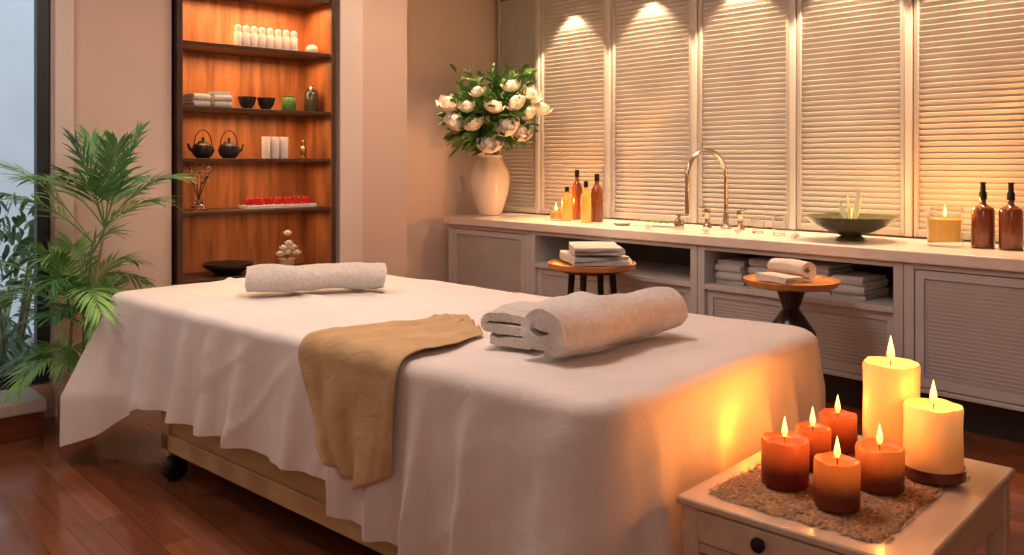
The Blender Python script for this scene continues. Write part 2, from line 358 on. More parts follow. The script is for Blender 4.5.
def surf(p,w,off,top=None):
    x,y,nx,ny,s=p; q=rr*PI/2
    if w<=0:
        X,Y=top
        return Vector((X,Y,ZT+off+bump(X,Y)))
    if w<q:
        a=w/rr; k=1-a/(PI/2)
        return Vector((x+nx*(rr+off)*math.sin(a),y+ny*(rr+off)*math.sin(a),ZT+off+bump(x,y)*k-(rr+off)*(1-math.cos(a))))
    d=w-q; o=rr+off+foldf(x,y,s,d)
    return Vector((x+nx*o,y+ny*o,ZT-rr-d*.985))
def make_sheet(off,hem,keep=None,nd=30):
    bm=NB(); cols=[]; q=rr*PI/2; ex,ey=L/2-rr,W/2-rr
    idx=list(range(len(PER)))
    if keep:
        n=len(PER); start=next(i for i in range(n) if keep(PER[i]) and not keep(PER[i-1])); idx=[]
        i=start
        while keep(PER[i%n]): idx.append(i%n); i+=1
    nt=30
    for i in idx:
        p=PER[i]; c=[]
        for k in range(nt):
            t=ey*(1-k/nt); fx,fy=(ex-t)/ex,(ey-t)/ey
            c.append(surf(p,-1,off,(p[0]*fx,p[1]*fy)))
        c.append(surf(p,0,off,(p[0],p[1])))
        for k in range(1,6): c.append(surf(p,q*k/5*.999,off))
        h=hem(p)
        for k in range(1,nd+1): c.append(surf(p,q+h*k/nd,off))
        cols.append([bm.verts.new(v) for v in c])
    m=len(cols); rng=range(m) if keep is None else range(m-1)
    for i in rng:
        a,c=cols[i],cols[(i+1)%m]
        for k in range(len(a)-1): bm.faces.new((a[k],a[k+1],c[k+1],c[k]))
    bmesh.ops.remove_doubles(bm,verts=bm.verts[:],dist=.0004)
    return bm
def hem1(p):
    x,y,nx,ny,s=p; cn=math.exp(-(((x+L/2)**2+(y+W/2)**2)/.06))
    base=.43+.12*max(0,min(1,(-x-1.0)/.35))
    return base+.15*cn+.012*noise.noise(Vector((x*3,y*3,9)))
def hem2(p):
    x,y,nx,ny,s=p
    return .51+.06*max(0,(x-.3))+.016*noise.noise(Vector((x*3,y*3,3)))+(.05*math.exp(-(((x-L/2)**2+(y+W/2)**2)/.05)))
s1=obj('bed_sheet',make_sheet(0.0,hem1),'cloth'); s1.location=(CX,CY,0); s1.rotation_euler=(0,0,RB); tag(s1,'white lower sheet with long draped corner over the massage table','sheet')
s2=obj('top_sheet',make_sheet(.011,hem2,keep=lambda p:p[0]>.44),'cloth2'); s2.location=(CX,CY,0); s2.rotation_euler=(0,0,RB); tag(s2,'second white sheet layered over the near end of the massage table','sheet')
def scarf():
    bm=NB(); q=rr*PI/2; nu=60; rows=[]; HV=.35
    seq=[('t',.58*(1-k/30)) for k in range(30)]+[('r',q*k/6) for k in range(1,6)]+[('h',HV*k/26) for k in range(0,27)]
    for kind,v in seq:
        row=[]
        for i in range(nu+1):
            u=i/nu
            if kind=='t': f=v/.58; al=1.34-.12*f; ar=.79+.06*f
            elif kind=='r': al,ar=1.34,.79
            else: f=v/HV; al=1.34-.25*f**1.2; ar=.79+.01*f
            a=al+(ar-al)*u
            ple=(.5+.5*math.sin(u*PI*7+(v*5 if kind!='t' else -v*6)+math.sin(u*5)))
            if kind=='t':
                bb=rr+v*(1-.32*u*u)+.02*math.sin(u*7)*v
                a2=a+.02*math.sin(v*9+u*3)
                x=L/2-a2; y=-W/2+bb; row.append(Vector((x,y,ZT+.027+bump(x,y)+ple*.013)))
            else:
                x=L/2-a; s=x-(-(L/2-rr)+.08); p=(x,-(W/2-rr),0,-1,s)
                w=v if kind=='r' else q+v*(.84+.22*math.sin(PI*(u*.8+.14)))
                row.append(surf(p,max(w,1e-4),.028+ple*(.010+(v*.06 if kind=='h' else 0))))
        rows.append([bm.verts.new(v) for v in row])
    for a,c in zip(rows,rows[1:]):
        for i in range(nu): bm.faces.new((a[i],a[i+1],c[i+1],c[i]))
    return bm
sc=obj('linen_runner',scarf(),'scarf',solid=.003); sc.location=(CX,CY,0); sc.rotation_euler=(0,0,RB); tag(sc,'golden beige linen cloth draped over the side of the massage table','cloth')
# ---------------- towels
def band(bm,path,th,ln,st=22,wob=.004,seed=0,jag=.012):
    n=len(path); P=[Vector((p[0],0,p[1])) for p in path]; nr=[]
    for i in range(n):
        t=(P[min(i+1,n-1)]-P[max(i-1,0)]).normalized(); nr.append(Vector((-t.z,0,t.x)))
    grid=[]
    for j in range(st+1):
        f=j/st; y=-ln/2+ln*f; e=math.sqrt(min(1,min(f,1-f)*8+.2)); row=[]
        for i in range(n):
            w=noise.noise(Vector((P[i].x*9,y*6+seed,P[i].z*9)))*wob+noise.noise(Vector((P[i].x*26,y*20+seed,P[i].z*26)))*wob*.3
            hh=th/2*(.72+.28*e)
            endf=max(0,1-min(f,1-f)*7)
            jit=noise.noise(Vector((i*.09,j*.02,seed)))*jag*endf
            off=Vector((noise.noise(Vector((y*4,seed,1)))*wob*2,0,0))
            row.append((bm.verts.new(P[i]+off+nr[i]*(hh+w)+Vector((0,y+jit,0))),bm.verts.new(P[i]+off-nr[i]*(hh)+Vector((0,y+jit,0)))))
        grid.append(row)
    for j in range(st):
        for i in range(n-1):
            a,c=grid[j],grid[j+1]
            bm.faces.new((a[i][0],a[i+1][0],c[i+1][0],c[i][0])); bm.faces.new((a[i][1],c[i][1],c[i+1][1],a[i+1][1]))
        a,c=grid[j],grid[j+1]
        bm.faces.new((a[0][0],c[0][0],c[0][1],a[0][1])); bm.faces.new((a[-1][0],a[-1][1],c[-1][1],c[-1][0]))
    for i in range(n-1):
        for row in (grid[0],grid[-1]): bm.faces.new((row[i][0],row[i][1],row[i+1][1],row[i+1][0]))
def roll_path(R0,R1,turns,sq=.85,n=30,th=.02,wid=1.12):
    pts=[]; N=int(turns*n)
    for i in range(N+1):
        f=i/N; a=-PI/2+2*PI*turns*(1-f); r=R1+(R0-R1)*f
        pts.append((r*math.cos(a)*wid,r*math.sin(a)*sq+R0*sq+th/2))
    return pts
def roll_towel(name,label,loc,rz,R0,ln,turns,m='terry',group=None,th=.022,sq=.85,wid=1.12,wob=.004,jag=.012):
    b=NB(); pitch=(th*1.12); R1=max(.008,R0-turns*pitch); band(b,roll_path(R0-th/2,R1,turns,sq,th=th*.9,wid=wid),th,ln,wob=wob,jag=jag,seed=R0*40)
    o=obj(name,b,m); o.location=loc; o.rotation_euler=(0,0,rz); return tag(o,label,'towel',group)
def fold_towel(name,label,loc,rz,w,ln,layers,th=.018,m='terry',group=None,wob=.003,jag=.012):
    pts=[]; rad=th*.55
    for k in range(layers):
        z=th/2+k*th*1.1; xs=[-w/2+rad+(w-2*rad)*i/10 for i in range(11)]
        if k%2: xs=xs[::-1]
        pts+=[(x,z) for x in xs]
        if k<layers-1:
            sgn=1 if k%2==0 else -1
            for a in (-60,-30,0,30,60): pts.append((sgn*(w/2-rad+rad*math.cos(R(a))),z+th*.55+th*.55*math.sin(R(a))))
    b=NB(); band(b,pts,th,ln,wob=wob,seed=w*10,jag=jag)
    o=obj(name,b,m); o.location=loc; o.rotation_euler=(0,0,rz); return tag(o,label,'towel',group)
ZS=ZT+.026
roll_towel('rolled_towel','thick white rolled towel at the near end of the massage table',bedw(.43,.60,ZS),RB-R(1),.106,.66,1.7,th=.046,wob=.020,jag=.035,sq=.82)
fold_towel('folded_towel','flatter folded white towel lying against the large rolled towel',bedw(.665,.61,ZS),RB+R(3),.20,.56,3,th=.036,wob=.018,jag=.035)
roll_towel('rolled_towel','white rolled towel at the far end of the massage table near the shelves',(-3.83,2.17,ZT+.02),R(-27),.098,.66,1.5,th=.040,sq=.62,wid=1.35,wob=.018,jag=.035)
# ---------------- round tables
def round_table1(px,Y,z):
    x=onY(px,Y); t=thing('round_side_table','round wooden side table with black legs holding folded towels before the open niche','side table',(x,Y,0))
    b=NB(); lathe(b,[(0,z-.03),(.28,z-.03),(.30,z-.02),(.305,z+.012),(.29,z+.015),(.285,z),(0,z)],48); obj('tabletop',b,'stoolw',t)
    b=NB(); lathe(b,[(0,z-.055),(.2,z-.055),(.22,z-.032),(0,z-.032)],32); obj('apron',b,'black',t)
    for k in range(4):
        a=R(20)+k*PI/2; b=NB(); tube(b,[(math.cos(a)*.15,math.sin(a)*.15,z-.05),(math.cos(a)*.2,math.sin(a)*.2,0.005)],[.024,.018],10); obj('leg',b,'black',t)
    b=NB(); pts=[(math.cos(a_)*.178,math.sin(a_)*.178,.25) for a_ in [2*PI*i/32 for i in range(33)]]; tube(b,pts,.007,8); obj('ring_brace',b,'black',t)
    return x
xt=round_table1(592,4.42,.75)
def round_table2(px,Y,z):
    x=onY(px,Y); t=thing('pedestal_table','round wooden tray table on a black turned pedestal near the right cabinets','side table',(x,Y,0))
    b=NB(); lathe(b,[(0,z-.03),(.22,z-.03),(.25,z-.018),(.262,z+.012),(.25,z+.014),(.24,z),(0,z)],48); obj('tabletop',b,'stoolw',t)
    b=NB(); lathe(b,[(0,0),(.17,0),(.18,.02),(.12,.05),(.06,.1),(.05,.2),(.085,.3),(.13,.42),(.135,.50),(.08,.58),(.045,.63),(.08,z-.05),(.1,z-.032),(0,z-.032)],36); obj('pedestal',b,'blackc',t)
    return x
xp=round_table2(791,4.42,.785)
fold_towel('folded_towel','grey white folded towel lowest on the round side table',(xt-.01,4.44,.766),R(55),.40,.54,2,th=.026,m='terry2',group='towels on the round side table',wob=.012,jag=.06)
fold_towel('folded_towel','smaller folded towel on top of the stack on the round side table',(xt+.02,4.42,.766+.070),R(48),.34,.48,2,th=.024,m='terry2',group='towels on the round side table',wob=.012,jag=.06)
roll_towel('rolled_towel','small white rolled towel lying on the pedestal table tray',(xp-.02,4.46,.80),R(75),.062,.26,1.5,th=.026,wob=.008)
fold_towel('folded_towel','thin folded cloth in front of the small roll on the pedestal table',(xp-.0,4.28,.80),R(70),.13,.26,2,th=.016,wob=.005)
for px,lab,n in ((742,'folded grey towel on the niche shelf left of the pedestal table',6),(776,'folded towel on the niche shelf just behind the pedestal table',7),(826,'folded pale towel on the niche shelf right of the pedestal table',7),(860,'last folded pale towel at the right end of the niche shelf',5)):
    fold_towel('folded_towel',lab,(onY(px,5.05),5.05,.647),R(90),.3,.2,n,th=.024,m='terry2',group='towels on the niche shelf',wob=.008,jag=.02)
# ---------------- candle table
TR=R(5); tb=thing('candle_table','small pale wooden table with a drawer holding the lit candles','side table',(-1.41,1.875,0),TR)
tw,td,tz=.62,.85,.56
b=NB(); box(b,0,tw,0,td,tz-.022,tz); obj('tabletop',b,'tablew',tb,bevel=.006)
b=NB(); box(b,.05,tw-.05,td-.05,td-.03,tz-.14,tz-.023); box(b,.02,.04,.05,td-.05,tz-.14,tz-.023); box(b,tw-.04,tw-.02,.05,td-.05,tz-.14,tz-.023); box(b,.05,tw-.05,.018,.04,tz-.14,tz-.112); obj('apron',b,'tablew',tb,bevel=.003)
b=NB(); box(b,.063,tw-.063,.006,.04,tz-.108,tz-.026); dr=obj('drawer',b,'tablew',tb,bevel=.004)
b=NB(); kx=.245; tube(b,[(kx,.006,tz-.056),(kx,-.006,tz-.056),(kx,-.012,tz-.056),(kx,-.02,tz-.056),(kx,-.024,tz-.056)],[.008,.008,.019,.018,.01],18); obj('knob',b,'black',dr)
for x in (.012,tw-.062):
    for y in (.012,td-.062): b=NB(); box(b,x,x+.05,y,y+.05,0,tz-.023); obj('leg',b,'tablew',tb,bevel=.004)
def straw_mat():
    bm=NB(); n=80; g=[]
    for i in range(n+1):
        row=[]
        for j in range(n+1):
            u,v=i/n-.5,j/n-.5
            ex=1+.06*noise.noise(Vector((u*9,v*9,3)))
            h=.005+.005*abs(noise.noise(Vector((u*60,v*60,1))))+.003*math.sin(u*170)*math.sin(v*170)
            if i in (0,n) or j in (0,n): h=.0005
            row.append(bm.verts.new((u*.46*ex,v*.60*ex,h)))
        g.append(row)
    for i in range(n):
        for j in range(n): bm.faces.new((g[i][j],g[i+1][j],g[i+1][j+1],g[i][j+1]))
    for k in range(700):
        if k<400:
            s=random.choice((0,1,2,3)); t=random.uniform(-.5,.5)
            if s<2: p=Vector((t*.45,(.295 if s else -.295),.004)); d=Vector((random.uniform(-.7,.7),1 if s else -1,.05))
            else: p=Vector(((.225 if s==3 else -.225),t*.59,.004)); d=Vector((1 if s==3 else -1,random.uniform(-.7,.7),.05))
        else: p=Vector((random.uniform(-.21,.21),random.uniform(-.28,.28),.009)); d=Vector((random.uniform(-1,1),random.uniform(-1,1),random.uniform(0,.15)))
        d.normalize(); leaf(bm,p,d,d.cross(Vector((0,0,1))),random.uniform(.008,.022),.005,.1,2)
    return bm
o=obj('woven_mat',straw_mat(),'straw'); o.location=(-1.155,2.26,tz+.0005); o.rotation_euler=(0,0,TR); tag(o,'brown woven straw mat under the candles on the small table','mat')
def flame_bm(s=1):
    b=NB(); lathe(b,[(0,0),(.005*s,.004*s),(.009*s,.014*s),(.0095*s,.022*s),(.007*s,.036*s),(.0035*s,.052*s),(0,.068*s)],16); return b
def candle(name,label,loc,r,h,m,e,group,holder=False,fs=.85):
    t=thing(name,label,'candle',loc,random.random()*6,group)
    b=NB(); prof=[(0,0),(r*.96,0),(r,.006),(r*1.005,h*.3),(r*.99,h*.7),(r,h-.008),(r*.96,h),(r*.86,h-.003),(r*.75,h-.012),(r*.3,h-.014),(0,h-.014)]
    lathe(b,prof,40)
    for v in b.verts:
        k=noise.noise(Vector((v.co.x*30,v.co.y*30,v.co.z*15+r*90)))*.003
        if v.co.z>.003: v.co.x*=1+k/r; v.co.y*=1+k/r
        if v.co.z>h-.004: v.co.z+=k*1.8
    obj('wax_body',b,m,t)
    b=NB(); tube(b,[(0,0,h-.014),(.001,0,h-.004),(.002,.001,h+.008)],.0016,8); obj('wick',b,'wick',t)
    f=obj('flame',flame_bm(fs),'flame',t); f.location=(.001,0,h+.003)
    if holder:
        b=NB(); lathe(b,[(0,-.001),(r+.004,-.001),(r+.007,.004),(r+.007,.03),(r+.004,.03),(r+.004,.005)],40); obj('holder',b,'hold',t)
    light('POINT',(loc[0],loc[1],loc[2]+h+.035),e,(1,.31,.055),.012,name='candle_light')
    return t
CZ=tz+.002; CM=CZ+.012
def cpos(px,py): return onZ(px,py,CZ)
grp='lit candles on the small table'
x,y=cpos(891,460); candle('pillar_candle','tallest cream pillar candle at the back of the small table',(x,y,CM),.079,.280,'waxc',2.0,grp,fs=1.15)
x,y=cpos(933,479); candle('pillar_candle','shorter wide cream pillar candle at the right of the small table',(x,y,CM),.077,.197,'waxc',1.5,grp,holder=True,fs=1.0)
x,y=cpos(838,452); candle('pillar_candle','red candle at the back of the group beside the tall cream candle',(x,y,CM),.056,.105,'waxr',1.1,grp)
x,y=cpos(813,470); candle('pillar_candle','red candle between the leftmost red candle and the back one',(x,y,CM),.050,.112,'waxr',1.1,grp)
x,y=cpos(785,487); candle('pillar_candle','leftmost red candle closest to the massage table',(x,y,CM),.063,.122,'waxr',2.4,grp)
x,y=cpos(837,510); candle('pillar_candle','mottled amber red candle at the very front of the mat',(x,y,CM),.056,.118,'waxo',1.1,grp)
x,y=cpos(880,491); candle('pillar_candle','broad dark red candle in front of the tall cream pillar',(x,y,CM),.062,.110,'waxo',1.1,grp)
def rose(bm,R0,layers=3):
    for li in range(layers):
        n=5+li; r=R0*(.35+.65*(li+1)/layers); th=R(150-35*li) if li<layers-1 else R(100)
        for k in range(n):
            az=2*PI*(k+.5*li)/n; g=[]
            for i in range(5):
                row=[]
                for j in range(5):
                    u=i/4*2-1; v=j/4; a=az+u*(PI/n*1.35)*(math.sin(PI*min(1,v*.8+.15))); t=v*th
                    rad=r*(1+.15*v*v*(li==layers-1)); row.append(bm.verts.new((rad*math.sin(t)*math.cos(a),rad*math.sin(t)*math.sin(a),-r*math.cos(t)*.85+.03*R0*math.cos(u*3)*v)))
                g.append(row)
            for i in range(4):
                for j in range(4): bm.faces.new((g[i][j],g[i+1][j],g[i+1][j+1],g[i][j+1]))
    bmesh.ops.create_icosphere(bm,subdivisions=2,radius=R0*.45)
b=NB(); rose(b,.02,2); o=obj('flower_head',b,'petal',recalc=False); x,y=cpos(966,482); o.location=(x-.005,y-.02,tz+.022); tag(o,'tiny pale flower lying beside the wide cream candle','flower')
# ---------------- vase + bouquet
vx,vy=onY(490,5.20),5.20
vs_=1.12
b=NB(); lathe(b,[(r*vs_,z*vs_) for r,z in [(0,0),(.085,0),(.095,.01),(.12,.08),(.152,.18),(.165,.27),(.158,.35),(.13,.41),(.105,.45),(.10,.475),(.11,.49),(.102,.49),(.09,.47),(.095,.44),(.12,.39),(.13,.33),(.14,.25),(.12,.1),(0,.02)]],40)
o=obj('vase',b,'ceram'); o.location=(vx,vy,WT+.002); tag(o,'large white ceramic vase holding the bouquet on the worktop','vase')
bq=thing('bouquet','full bouquet of white roses and green leaves in the white vase','bouquet',(vx,vy,1.50))
camd=Vector((-vx,-vy,0)).normalized(); rtv=Vector((RT[0],RT[1],0))
cen=rtv*.0+camd*.18+Vector((0,0,.34))
def okp(p): return vx+p.x>XN+.17 and vy+p.y<YB-.25
b=NB()
for k in range(16):
    a=k*2.4; v=Vector((math.cos(a)*.26,math.sin(a)*.26,.1+.2*random.random())); top=cen+v
    if not okp(top): continue
    tube(b,[(0.02*math.cos(a),.02*math.sin(a),-.25),(.03*math.cos(a),.03*math.sin(a),.0),top*.55,top],.004,6)
obj('stem',b,'leaf',bq)
b=NB()
for k in range(620):
    v=Vector((random.gauss(0,1),random.gauss(0,1),random.gauss(0,.9))).normalized(); rad=random.uniform(.3,1)
    if v.z<-.75: continue
    p=cen+Vector((v.x*.38*rad,v.y*.38*rad,v.z*.30*rad)); d=(v+Vector((random.uniform(-.6,.6),random.uniform(-.6,.6),.4))).normalized()
    if not okp(p+d*.1): continue
    leaf(b,p,d,d.cross(Vector((random.uniform(-1,1),random.uniform(-1,1),.5))),random.uniform(.09,.17),.07,.35,4,.2)
for k in range(120):
    a=random.uniform(0,6.28); h=random.uniform(.02,.2); rr2=.04+h*.8; d=Vector((math.cos(a),math.sin(a),random.uniform(-.2,.9))); p=camd*h*.5+Vector((math.cos(a)*rr2,math.sin(a)*rr2,h+.04))
    if okp(p+d*.1): leaf(b,p,d,d.cross(Vector((.2,.1,1))),.12,.06,.4,4,.2)
for k in range(30):
    a=random.uniform(0,6.28); v=Vector((math.cos(a)*.55,math.sin(a)*.55,1)).normalized(); p=cen+v*.26+rtv*random.uniform(-.12,.2); L2=random.uniform(.1,.26)
    if not okp(p+v*L2): continue
    tube(b,[p,p+v*L2],.003,5)
    for q in range(7):
        dd=(v+Vector((random.uniform(-1,1),random.uniform(-1,1),0))).normalized()
        if okp(p+v*L2*q/6+dd*.1): leaf(b,p+v*L2*q/6,dd,Vector((random.uniform(-1,1),random.uniform(-1,1),.2)),.11,.05,.2,4)
obj('foliage',b,'leaf',bq,recalc=False)
b=NB(); rose(b,.098,3); r0=obj('bloom',b,'petal',bq,recalc=False)
spots=[(-.40,.16),(-.32,-.02),(-.12,.26),(-.16,-.04),(.04,.12),(.20,.32),(.40,.24),(.16,-.06),(.36,.06),(.50,.12),(.0,-.22),(.24,.16),(-.22,.12),(.30,-.12)]
for i,(u,v) in enumerate(spots):
    dist=math.sqrt(max(0,.20-u*u*.7-v*v)); p=cen+rtv*u*.92+camd*(dist*.78)+Vector((0,0,v*.95))
    while vx+p.x<XN+.13: p+=camd*.03
    o=r0 if i==0 else r0.copy()
    if i: COL.objects.link(o); o.parent=bq
    o.location=p; s=random.uniform(.75,1.15); o.scale=(s,s,s); o.rotation_euler=(random.uniform(.2,.9),random.uniform(-.3,.3),random.uniform(-1,1)+YAW)
# ---------------- worktop items
WZ=WT+.002
def lobj(name,prof,m,loc,label,cat,group=None,seg=32):
    b=NB(); lathe(b,prof,seg); o=obj(name,b,m); o.location=loc; return tag(o,label,cat,group)
def bottle(loc,r,h,m,capm,label,group=None,slim=False):
    t=thing('bottle',label,'bottle',loc,0,group)
    if slim: pr=[(0,0),(r*.95,0),(r,.006),(r,h*.56),(r*.9,h*.61),(r*.35,h*.66),(r*.26,h*.69),(r*.26,h*.74),(0,h*.74)]; cp=[(0,h*.735),(r*.34,h*.735),(r*.34,h*.84),(r*.24,h*.86),(r*.22,h*.97),(r*.28,h*.98),(r*.26,h),(0,h)]
    else: pr=[(0,0),(r*.95,0),(r,.006),(r,h*.6),(r*.93,h*.68),(r*.45,h*.76),(r*.36,h*.8),(r*.36,h*.86),(0,h*.86)]; cp=[(0,h*.855),(r*.42,h*.855),(r*.42,h*.97),(r*.36,h),(0,h)]
    b=NB(); lathe(b,pr,28); obj('glass_body',b,m,t)
    b=NB(); lathe(b,cp,20); obj('cap',b,capm,t)
    return t
g='oil bottles on the worktop'
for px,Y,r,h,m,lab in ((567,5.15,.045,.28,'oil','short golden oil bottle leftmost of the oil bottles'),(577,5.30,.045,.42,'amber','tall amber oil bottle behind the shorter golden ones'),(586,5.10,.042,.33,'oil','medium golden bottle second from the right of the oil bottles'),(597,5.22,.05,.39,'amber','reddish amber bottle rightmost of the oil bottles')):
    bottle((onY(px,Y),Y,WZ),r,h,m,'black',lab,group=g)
def votive(loc,r,h,label,e):
    t=thing('glass_candle',label,'candle',loc,0)
    b=NB(); lathe(b,[(0,0),(r,0),(r*1.03,h*.5),(r,h),(r*.93,h),(r*.93,h*.12),(0,h*.1)],28); obj('glass_cup',b,'glass',t)
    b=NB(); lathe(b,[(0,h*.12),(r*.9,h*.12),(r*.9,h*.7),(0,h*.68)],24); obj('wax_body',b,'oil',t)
    b=NB(); tube(b,[(0,0,h*.66),(0,0,h*.78)],.0016,6); obj('wick',b,'wick',t)
    f=obj('flame',flame_bm(1.1),'flame',t); f.location=(0,0,h*.74)
    light('POINT',(loc[0],loc[1],loc[2]+h+.05),e,(1,.34,.06),.015,name='votive_light'); return t
votive((onY(556,5.12),5.12,WZ),.05,.10,'small lit votive left of the oil bottles',12)
votive((onY(945,5.22),5.22,WZ),.095,.22,'large lit candle glass beside the brown bottles',13)
bottle((onY(983,5.24),5.24,WZ),.060,.37,'amber','black','left brown bottle with slim black neck beside the candle glass',group='brown bottles on the worktop',slim=True)
bottle((onY(1011,5.24),5.24,WZ),.060,.37,'amber','black','right brown bottle with slim black neck at the end of the worktop',group='brown bottles on the worktop',slim=True)
bxw,byw=onY(851,5.14),5.14
lobj('bowl',[(0,0),(.09,0),(.085,.012),(.06,.03),(.12,.05),(.22,.095),(.285,.148),(.278,.15),(.21,.108),(.1,.072),(0,.066)],'greenc',(bxw,byw,WZ),'wide dark green footed bowl on the worktop','bowl',seg=48)
t=thing('light_wisp','pale glowing petal shapes standing in for a wisp of light in the green bowl','flower',(bxw,byw,WZ+.07))  # petal shapes stand in for a soft wisp of light
b=NB()
for k in range(7):
    a=k*2.4; el=1.45-.05*k; d=Vector((math.cos(a)*math.cos(el),math.sin(a)*math.cos(el),math.sin(el))); leaf(b,(.02*math.cos(a),.02*math.sin(a),.03),d,d.cross(Vector((math.sin(a),-math.cos(a),.2))),.24-.020*k,.034,.05*(k%3),6,.4)
obj('wisp_petals',b,'wisp',t,recalc=False)
b=NB(); lathe(b,[(0,0),(.05,0),(.055,.01),(.03,.03),(0,.035)],20); obj('base',b,'leaf',t)
light('POINT',(bxw,byw+.14,WZ+.26),3.0,(1,.56,.18),.04,name='bowl_glow')
tx,ty=onY(726,5.38),5.38
fa=thing('gooseneck_tap','tall arched gooseneck tap with two levers on the worktop','tap',(tx,ty,WZ))
b=NB(); pts=[(0,0,0),(0,0,.38)]
for i in range(0,15): a=PI*i/14; pts.append((-.03*i/14,-.215+.215*math.cos(a),.38+.19*math.sin(a)))
pts.append((-.03,-.43,.12)); tube(b,pts,.0155,14); lathe(b,[(0,0),(.04,0),(.04,.012),(.022,.03),(.02,.11),(0,.11)],20); obj('spout',b,'brass',fa)
for s in (-1,1):
    b=NB(); lathe(b,[(0,0),(.032,0),(.032,.01),(.02,.03),(.018,.10),(.026,.11),(.024,.14),(0,.145)],18,(s*.14,-.03,0)); tube(b,[(s*.14,-.03,.13),(s*.14+s*.06,-.06,.15)],.008,8); obj('lever',b,'brass',fa)
lobj('soap_pump',[(0,0),(.035,0),(.038,.04),(.03,.07),(.012,.08),(.012,.095),(.028,.098),(.028,.106),(0,.11)],'brass',(onY(679,5.08),5.08,WZ),'short metal soap pump below the spout end of the tap','soap pump')
def tumbler(px,Y,r,h,lab):
    return lobj('glass_tumbler',[(0,0),(r*.85,0),(r,h),(r*.93,h),(r*.8,h*.1),(0,h*.08)],'glass',(onY(px,Y),Y,WZ),lab,'glass','glasses near the tap')
tumbler(758,5.2,.045,.11,'small clear glass right of the tap'); tumbler(779,5.15,.045,.13,'taller clear glass beside the green bowl')
b=NB()
for k in range(46):
    a=random.uniform(0,6.28); d=Vector((math.cos(a),math.sin(a),.5)); leaf(b,(random.uniform(-.16,.16),random.uniform(-.04,.04),.012),d,d.cross(Vector((0,0,1))),.10,.034,.35,3)
o=obj('leaf_sprig',b,'leaf',recalc=False); o.location=(onY(658,5.2),5.2,WZ+.014); tag(o,'green leafy sprig lying on the worktop left of the tap','leaves')
b=NB(); rose(b,.028,2); p0=obj('flower_head',b,'petal',recalc=False); p0.location=(onY(648,4.95),4.95,WZ+.028); tag(p0,'small white blossom on the worktop leftmost of the loose blossoms','flower','loose blossoms on the worktop')
for px,Y,lab in ((706,4.93,'loose white blossom just in front of the tap'),(738,5.08,'loose white blossom right of the tap base'),(795,4.97,'loose white blossom beside the green bowl foot')):
    o=p0.copy(); COL.objects.link(o); o.location=(onY(px,Y),Y,WZ+.028); o['label']=lab
lobj('soap_dish',[(0,0),(.05,0),(.075,.02),(.07,.022),(.045,.008),(0,.008)],'ceram',(onY(622,5.1),5.1,WZ),'small white dish left of the leafy sprig','dish')
# ---------------- shelf unit
sx0,sx1=XL-.37,XL+.045
su=thing('shelf_unit','tall walnut wall shelves with dark frame and warm lighting','shelf unit',((sx0+sx1)/2,(SY0+SY1)/2,0))
ox,oy=su.location.x,su.location.y
def sb(name,m,x0,x1,y0,y1,z0,z1,bev=.003,par=su):
    b=NB(); box(b,x0-ox,x1-ox,y0-oy,y1-oy,z0,z1); return obj(name,b,m,par,bevel=bev)
sb('back_panel','shelfw',sx0,sx0+.02,SY0,SY1,.0,2.9)
sb('side_panel','shelfd',sx0+.02,sx1,SY0,SY0+.035,0,2.9); sb('side_panel','shelfw',sx0+.02,sx1,SY1-.035,SY1,0,2.9)
sb('front_edge','shelfd',sx1,sx1+.008,SY1-.035,SY1,0,2.9)
SHZ=[.71,1.14,1.48,1.81,2.22,2.6]
for z in SHZ: sb('shelf_board','shelfd',sx0+.02,sx1-.005,SY0+.036,SY1-.036,z-.022,z)
for k in range(2):
    y0=SY0+.04+k*(SY1-SY0-.08)/2; y1=y0+(SY1-SY0-.08)/2-.004
    d=sb('door','shelfw',sx1-.03,sx1-.008,y0,y1,.06,.685); b=NB(); lathe(b,[(0,0),(.012,0),(.015,.012),(0,.016)],12,(0,0,0)); bmesh.ops.rotate(b,verts=b.verts,matrix=Matrix.Rotation(PI/2,3,'Y')); bmesh.ops.translate(b,verts=b.verts,vec=(sx1-.008-ox,(y1-.05 if k==0 else y0+.05)-oy,.4)); obj('knob',b,'black',d)
for z,e in ((2.55,15),(2.17,8),(1.76,5),(1.43,3.2),(1.09,1.8)): light('AREA',((sx0+sx1)/2+.05,(SY0+SY1)/2,z),e,(1,.50,.20),.2,sy=.9,name='shelf_light')
XS=XL-.1
def sh(px,z,X=XS): return (X,onX(px,X),z+.001)
for i in range(8):
    px=238+i*8
    if i==0:
        j0=thing('white_jar','small white lidded jar in the row on the highest visible shelf','jar',sh(px,2.22),0,'row of white jars on the top shelf')
        b=NB(); lathe(b,[(0,0),(.024,0),(.027,.01),(.027,.10),(.02,.11),(0,.11)],20); obj('jar_body',b,'ceram',j0)
        b=NB(); lathe(b,[(0,.11),(.022,.11),(.022,.145),(.01,.155),(0,.155)],16); obj('lid',b,'ceram',j0)
    else: dup(j0,sh(px,2.22),0)
b=NB(); bmesh.ops.create_uvsphere(b,u_segments=20,v_segments=12,radius=.045)
for v in b.verts: v.co.z*=.8; v.co.z+=.036; v.co.x*=1+.1*math.sin(6*math.atan2(v.co.y,v.co.x))
o=obj('seashell',b,'petal'); o.location=sh(312,2.22); tag(o,'pale rounded shell at the right of the row of white jars','shell')
fold_towel('face_cloth','cream folded face cloth at the left of the upper shelf',sh(196,1.81),R(4),.14,.11,4,th=.02,group='face cloths on the upper shelf',wob=.006)
fold_towel('face_cloth','second cream folded face cloth beside the dark bowls',sh(219,1.81),R(-4),.14,.11,5,th=.02,group='face cloths on the upper shelf',wob=.006)
bp=[(0,0),(.03,0),(.032,.008),(.05,.035),(.062,.085),(.058,.085),(.045,.037),(0,.014)]
lobj('bowl',bp,'blackc',sh(247,1.81),'small black bowl left of its twin on the upper shelf','bowl','black bowls')
